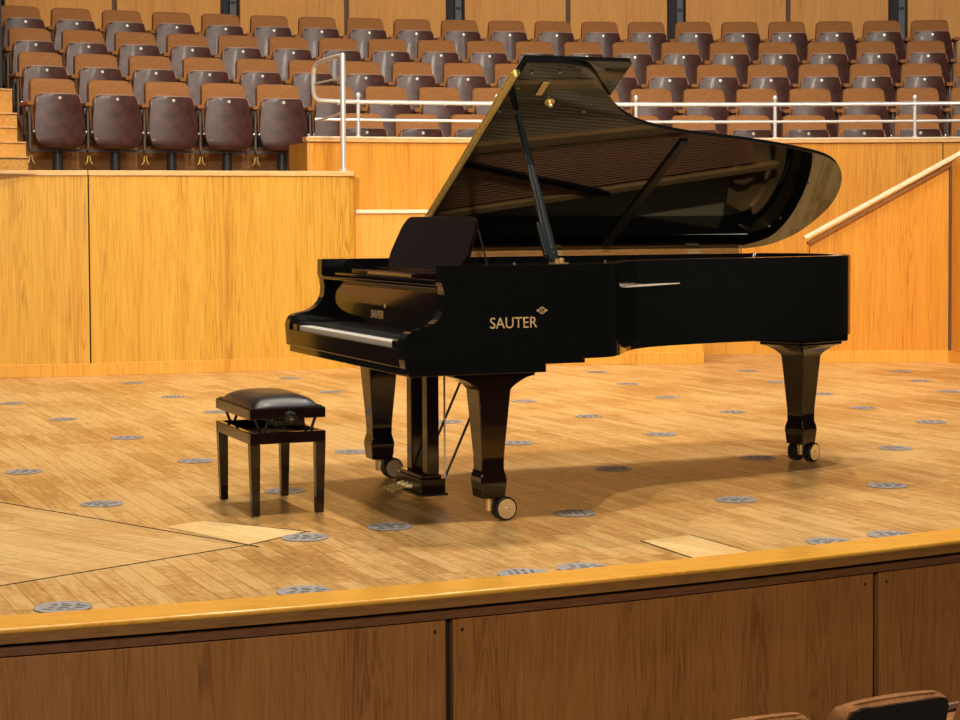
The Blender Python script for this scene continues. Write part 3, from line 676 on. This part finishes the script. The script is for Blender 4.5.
# legs with casters
def leg(u, v, rot, ax, drift, near_only_lever=True, hv=.068, cu=.170):
    L = Matrix.Translation((u, v, 0)) @ Matrix.Rotation(rot, 4, 'Z')
    b = MB()
    secs = [(.088, .046, .046), (.092, .049, .049), (.158, .0555, .0555), (.176, .0525, .0525), (.200, .0465, .0465), (.25, .047, .047), (.36, .0555, .0555), (.508, .067, .067)]
    cr = [(.508, 0), (.514, .02), (.524, .12), (.536, .28), (.548, .48), (.558, .70), (.563, .88), (.565, 1.0), (.5795, 1.0)]
    if cu > 0:
        secs += [(z, .067+(cu-.067)*k, .067+(hv-.067)*k) for z, k in cr[1:]]
    prev = None
    for z, hx, hy in secs:
        c = [b.bm.verts.new(L @ Vector((x, y, z))) for x, y in ((-hx, -hy), (hx, -hy), (hx, hy), (-hx, hy))]
        if prev:
            for i in range(4): b._f([prev[i], prev[(i+1) % 4], c[(i+1) % 4], c[i]])
        else: b._f(c[::-1])
        prev = c
    b._f(prev)
    lg = b.build('leg', M['lacquer_soft'], G, smooth=30, bevel=.004)
    MB().lathe([(.016, .035), (.018, .045), (.018, .0875)], (u, v, 0), n=20).build('caster_post', M['brass'], lg)
    ax = Vector((*ax, 0)).normalized(); pr = Vector((-ax.y, ax.x, 0))
    o_ = Vector((u, v, .0475))+pr*drift
    for s in ((1,) if near_only_lever else (-1, 1)):
        w_ = MB(); w_.lathe([(.036, .009 if near_only_lever else .0215), (.0455, .011 if near_only_lever else .0235), (.0465, .028), (.0465, .060), (.0445, .0635), (.038, .0640)], o_, ax*s, 32)
        wh = w_.build('caster_wheel', M['satin'], lg, bevel=.001)
        MB().lathe([(.0385, .0625), (.0385, .0655), (.008, .0650), (.006, .0672), (0, .0672)], o_, ax*s, 32).build('brass_hub', M['hub'], wh)
    MB().tube([Vector((u, v, .060)), o_+Vector((0, 0, .004))], [.014, .012], 10).build('fork', M['satin'], lg)
    MB().tube([o_-ax*.022, o_+ax*.022], .010, 10).build('axle', M['satin'], lg)
    if near_only_lever:
        q = o_+pr*.006+Vector((0, 0, .048))
        b = MB(); b.tube([o_+pr*.004+Vector((0, 0, .02)), q, q+Vector((0, 0, .010))+pr*.008], .006, 8); b.build('brake_lever', M['satin'], lg)
        MB().lathe([(0, -.005), (.009, -.002), (.009, .004), (0, .007)], q+pr*.012+Vector((0, 0, .014)), (0, 0, 1), 12).build('brake_knob', M['steel'], lg)
    return lg
def wdir(x, y):   # world direction -> piano frame
    c, s = math.cos(-YAW), math.sin(-YAW); return (c*x-s*y, s*x+c*y)
leg(.392, .135, 0, wdir(.45, -.89), .046)
leg(.392, W-.135, 0, wdir(.45, -.89), .046)
leg(2.425, 1.13, R(20), wdir(.72, -.69), .026, False, .13, .15)
b = MB(); Lm = Matrix.Translation((2.425, 1.13, 0)) @ Matrix.Rotation(R(20), 4, 'Z')
q = [Lm @ Vector(p) for p in ((-.17, -.15, 0), (.17, -.15, 0), (.17, .15, 0), (-.17, .15, 0))]
b.prism([(p.x, p.y, .5797) for p in q], [(p.x, p.y, .6115) for p in q]); b.build('leg_plate', M['lacquer'], G, bevel=.003)
# underframe beams
for (a, c) in (((.60, .35), (2.2, 1.05)), ((.60, 1.2), (2.3, 1.15)), ((.62, .78), (2.1, 1.12))):
    a = Vector(a); c = Vector(c); t = (c-a).normalized(); n_ = Vector((-t.y, t.x))*.035
    b = MB(); b.ext([a-n_, c-n_, c+n_, a+n_], .66, .789); b.build('under_beam', M['satin'], G)
b = MB(); b.box(.56, .62, .066, W-.066, .612, .79); b.build('under_beam', M['satin'], G)
# lyre
b = MB(); b.box(.285, .40, .60, .96, .566, .5797); b.build('lyre_top', M['lacquer_soft'], G, bevel=.003)
lb_ = MB().ext([(.29, .62), (.40, .62), (.40, .93), (.29, .93)], .040, .100).build('lyre_box', M['lacquer_soft'], G, bevel=.004)
b = MB(); b.box(.282, .408, .612, .938, .030, .040); b.build('lyre_base', M['satin'], lb_, bevel=.002)
b = MB(); b.box(.30, .39, .64, .91, .100, .114); b.build('lyre_cap', M['lacquer_soft'], lb_, bevel=.003)
for v in (.665, .855):
    b = MB(); b.box(.325, .378, v-.028, v+.028, .114, .566); b.build('lyre_post', M['lacquer_soft'], G, bevel=.003)
for v in (.725, .775, .825):
    b = MB(); b.tube([(.30, v, .060), (.25, v, .058), (.215, v, .050)], [.004, .005, .006], 8)
    b.lathe([(0, -.010), (.007, -.007), (.009, 0), (.008, .010), (0, .014)], (.205, v, .046), (-1, 0, -.05), 12); pd = b.build('pedal', M['brass'], G)
    MB().lathe([(.011, 0), (.009, .02), (.005, .03), (0, .032)], (.288, v, .062), (-1, 0, 0), 10).build('pedal_collar', M['gold'], pd)
for v in (.63,):
    MB().tube([(.40, v, .10), (.40, v, .575)], .0045, 8).build('pedal_rod', M['steel'], G)
for v in (.645, .90):
    MB().tube([(.395, v, .075), (.60, v-.06, .575)], .0055, 8).build('lyre_brace', M['satin'], G)

# gold lettering and emblem on the treble side, and on the fallboard
def side_m(u, z): return Matrix(((1, 0, 0, u), (0, 0, 1, -.0010), (0, 1, 0, z), (0, 0, 0, 1)))
mw = Matrix(((1, 0, 0, .345), (0, 0, -1, -.0008), (0, 1, 0, .7545), (0, 0, 0, 1)))
text('side_lettering', 'SAUTER', .0605, M['gold'], G, mw, sx=.196)
b = MB(); em = (.562, -.0008, .819)
def annulus(b, c, r0, r1, y0, y1, n=24, sx=1):
    for k in range(n):
        a0, a1 = 2*math.pi*k/n, 2*math.pi*(k+1)/n
        q = [(c[0]+r*sx*math.cos(a), c[2]+r*math.sin(a)) for r, a in ((r0, a0), (r0, a1), (r1, a1), (r1, a0))]
        b.prism([(x, y0, z) for x, z in q], [(x, y1, z) for x, z in q])
annulus(b, em, .0105, .0135, -.0014, -.0002); 
for s in (-1, 1):
    b.lathe([(.0045, 0), (.0035, .001), (0, .0012)], (em[0]+s*.0185, -.0002, em[2]), (0, -1, 0), 10)
eo = b.build('side_emblem', M['gold'], G)
text('emblem_letter', 'S', .022, M['gold'], eo, Matrix(((1, 0, 0, em[0]-.005), (0, 0, -1, -.0008), (0, 1, 0, em[2]-.0075), (0, 0, 0, 1))), sx=.010)
# fallboard faces -u ; text runs toward -v
mf = Matrix(((0, .10, -1, .1752), (-1, 0, 0, .905), (0, .99, .10, .760), (0, 0, 0, 1)))
text('fallboard_lettering', 'SAUTER', .048, M['gold'], G, mf, sx=.155)
b = MB(); b.lathe([(.010, 0), (.008, .0015), (0, .002)], (.1815, .742, .814), (-1, 0, .14), 12); b.build('fallboard_emblem', M['gold'], G)

# ---------------------------------------------------------------- bench
BN = empty('piano_bench', (-.2815, 7.0157, 0), YAW, 'small black piano bench with a domed leather cushion in front of the keyboard', 'piano bench')
bc = Vector((-.302, .795, 0))
BN.location = Vector((-.2815, 7.0157, 0))+Matrix.Rotation(YAW, 3, 'Z') @ bc
hx, hy = .155, .270
def frame(z0, z1, t, hx, hy):
    b = MB()
    b.prism([(-hx, -hy, z0), (hx, -hy, z0), (hx, hy, z0), (-hx, hy, z0)], [(-hx, -hy, z1), (hx, -hy, z1), (hx, hy, z1), (-hx, hy, z1)]); return b
def hollow(z0, z1, t, hx, hy):
    b = MB(); b.box(-hx, hx, -hy, -hy+t, z0, z1); b.box(-hx, hx, hy-t, hy, z0, z1); b.box(-hx, -hx+t, -hy+t, hy-t, z0, z1); b.box(hx-t, hx, -hy+t, hy-t, z0, z1); return b
hollow(.291, .336, .022, hx, hy).build('lower_frame', M['lacquer_soft'], BN, bevel=.003)
hollow(.388, .430, .022, hx, hy).build('seat_frame', M['lacquer_soft'], BN, bevel=.003)
b = MB(); b.box(-hx+.022, hx-.022, -hy+.022, hy-.022, .392, .402); b.build('seat_base', M['satin'], BN)
b = MB(); b.box(-hx+.022, hx-.022, -hy+.022, hy-.022, .296, .304); b.build('lower_board', M['satin'], BN)
for sx in (-1, 1):
    for sy in (-1, 1):
        x, y = sx*(hx-.021), sy*(hy-.021); b = MB()
        xo, yo = sx*(hx-.024), sy*(hy-.024)
        b.prism([(xo+a*.0155, yo+c*.0155, 0.006) for a, c in ((-1, -1), (1, -1), (1, 1), (-1, 1))], [(x+a*.0205, y+c*.0205, .2905) for a, c in ((-1, -1), (1, -1), (1, 1), (-1, 1))])
        lo = b.build('leg', M['lacquer_soft'], BN, bevel=.002)
        MB().lathe([(.010, 0), (.010, .006)], (xo, yo, 0), n=12).build('foot_pad', M['steel'], lo)
# cushion: pillow surface
b = MB(); nx, ny = 12, 18; cx_, cy_ = hx-.012, hy-.012; g = []
for j in range(ny+1):
    row = []
    for i in range(nx+1):
        s, t = -1+2*i/nx, -1+2*j/ny
        h = (1-abs(s)**3.2)**.55*(1-abs(t)**4.5)**.55
        row.append(b.bm.verts.new((cx_*s, cy_*t, .428+.050*h)))
    g.append(row)
for j in range(ny):
    for i in range(nx): b._f([g[j][i], g[j][i+1], g[j+1][i+1], g[j+1][i]])
bt = [b.bm.verts.new((cx_*s, cy_*t, .405)) for s, t in ((-1, -1), (1, -1), (1, 1), (-1, 1))]
b._f(bt[::-1])
b._f(g[0]+[bt[1], bt[0]]) ; b._f(g[ny][::-1]+[bt[3], bt[2]]); b._f([g[j][0] for j in range(ny, -1, -1)]+[bt[0], bt[3]]); b._f([g[j][nx] for j in range(ny+1)]+[bt[2], bt[1]])
cu_ = b.build('cushion', M['leather'], BN, smooth=80)
MB().tube([(-cx_, -cy_, .432), (cx_, -cy_, .432), (cx_, cy_, .432), (-cx_, cy_, .432), (-cx_, -cy_, .432)], .004, 6).build('cushion_piping', M['leather'], cu_)
for sy in (-1, 1):      # scissor links and screw drum
    for (xa, xb) in ((-.10, -.07), (.10, .07), (-.035, -.07), (.035, .07)) if False else ((-.125, -.095), (.125, .095), (-.065, -.095), (.065, .095)):
        y = sy*(hy-.04); MB().tube([(xb, y, .31), (xa, y, .390)], .006, 6).build('scissor_link', M['satin'], BN)
MB().tube([(0, -hy+.045, .352), (0, hy-.045, .352)], .014, 14).build('adjusting_screw', M['satin'], BN)
b = MB(); b.box(-.05, .08, -hy+.03, -hy+.16, .352, .391); b.build('screw_housing', M['satin'], BN, bevel=.012, seg=4)
b = MB(); b.lathe([(.012, 0), (.026, .012), (.028, .030), (.022, .040), (0, .043)], (.0, -hy-.0005, .395), (0, -1, 0), 8); kn = b.build('adjusting_knob', M['satin'], BN, smooth=20)
MB().lathe([(.009, 0), (.009, .003), (0, .004)], (0, -hy-.0435, .395), (0, -1, 0), 10).build('knob_cap', M['steel'], kn)

# ---------------------------------------------------------------- light
w = bpy.data.worlds.new('world'); bpy.context.scene.world = w; w.use_nodes = True
w.node_tree.nodes['Background'].inputs[0].default_value = (1.0, .86, .66, 1); w.node_tree.nodes['Background'].inputs[1].default_value = .02
LC = (1, .90, .76)
def area(name, loc, target, power, size, col=(1, .86, .66), sy=None, spread=180):
    l = bpy.data.lights.new(name, 'AREA'); l.energy = power; l.size = size; l.color = col; l.spread = R(spread)
    if sy: l.shape = 'RECTANGLE'; l.size_y = sy
    o = bpy.data.objects.new(name, l); C.objects.link(o); o.location = loc
    d = Vector(target)-Vector(loc); o.rotation_euler = d.to_track_quat('-Z', 'Y').to_euler(); return o
for x, y, p in ((-.6, 5.3, 235), (1.6, 5.7, 235), (-.5, 11.0, 235), (2.0, 11.2, 235)):
    area('stage_lamp', (x, y, 9.0), (x*.8+.2, (y+8.2)/2, 0), p*1.2, .16, LC)
area('wash_lamp', (-3.0, 6.5, 7.0), (-2.6, 14.2, .8), 62, 1.2, LC, None, 75)
area('wash_lamp', (1.5, 6.5, 7.0), (1.5, 15.5, 1.2), 66, 1.2, LC, None, 75)
area('wash_lamp', (4.5, 8.0, 7.0), (3.5, 15.2, 1.0), 24, 1.2, LC, None, 75)
area('stage_front_fill', (.5, -3.0, 4.2), (.5, 6.0, .2), 430, 1.3, LC)  # unseen fill added from the audience side to brighten the stage front
area('seat_fill', (-2.0, 12.5, 8.5), (-2.5, 16.5, 2.6), 85, 2.0, LC)  # two soft fills added above the tiers to brighten the seats
area('seat_fill', (2.5, 13.0, 8.5), (3.0, 18.0, 2.8), 75, 2.0, LC)
l = bpy.data.lights.new('lid_fill_spot', 'SPOT'); l.energy = 3000; l.spot_size = R(11); l.spot_blend = .6; l.shadow_soft_size = .08; l.color = LC  # unseen spot added to brighten the piano interior mirrored in the lid
o = bpy.data.objects.new('lid_fill_spot', l); C.objects.link(o); o.location = (1.6, -1.0, 6.2)
o.rotation_euler = (Vector((.80, 8.9, 1.20))-o.location).to_track_quat('-Z', 'Y').to_euler()
sc = bpy.context.scene
sc.view_settings.view_transform = 'Standard'; sc.view_settings.look = 'None'; sc.view_settings.gamma = 1; sc.view_settings.exposure = 0
sc.view_settings.use_curve_mapping = False
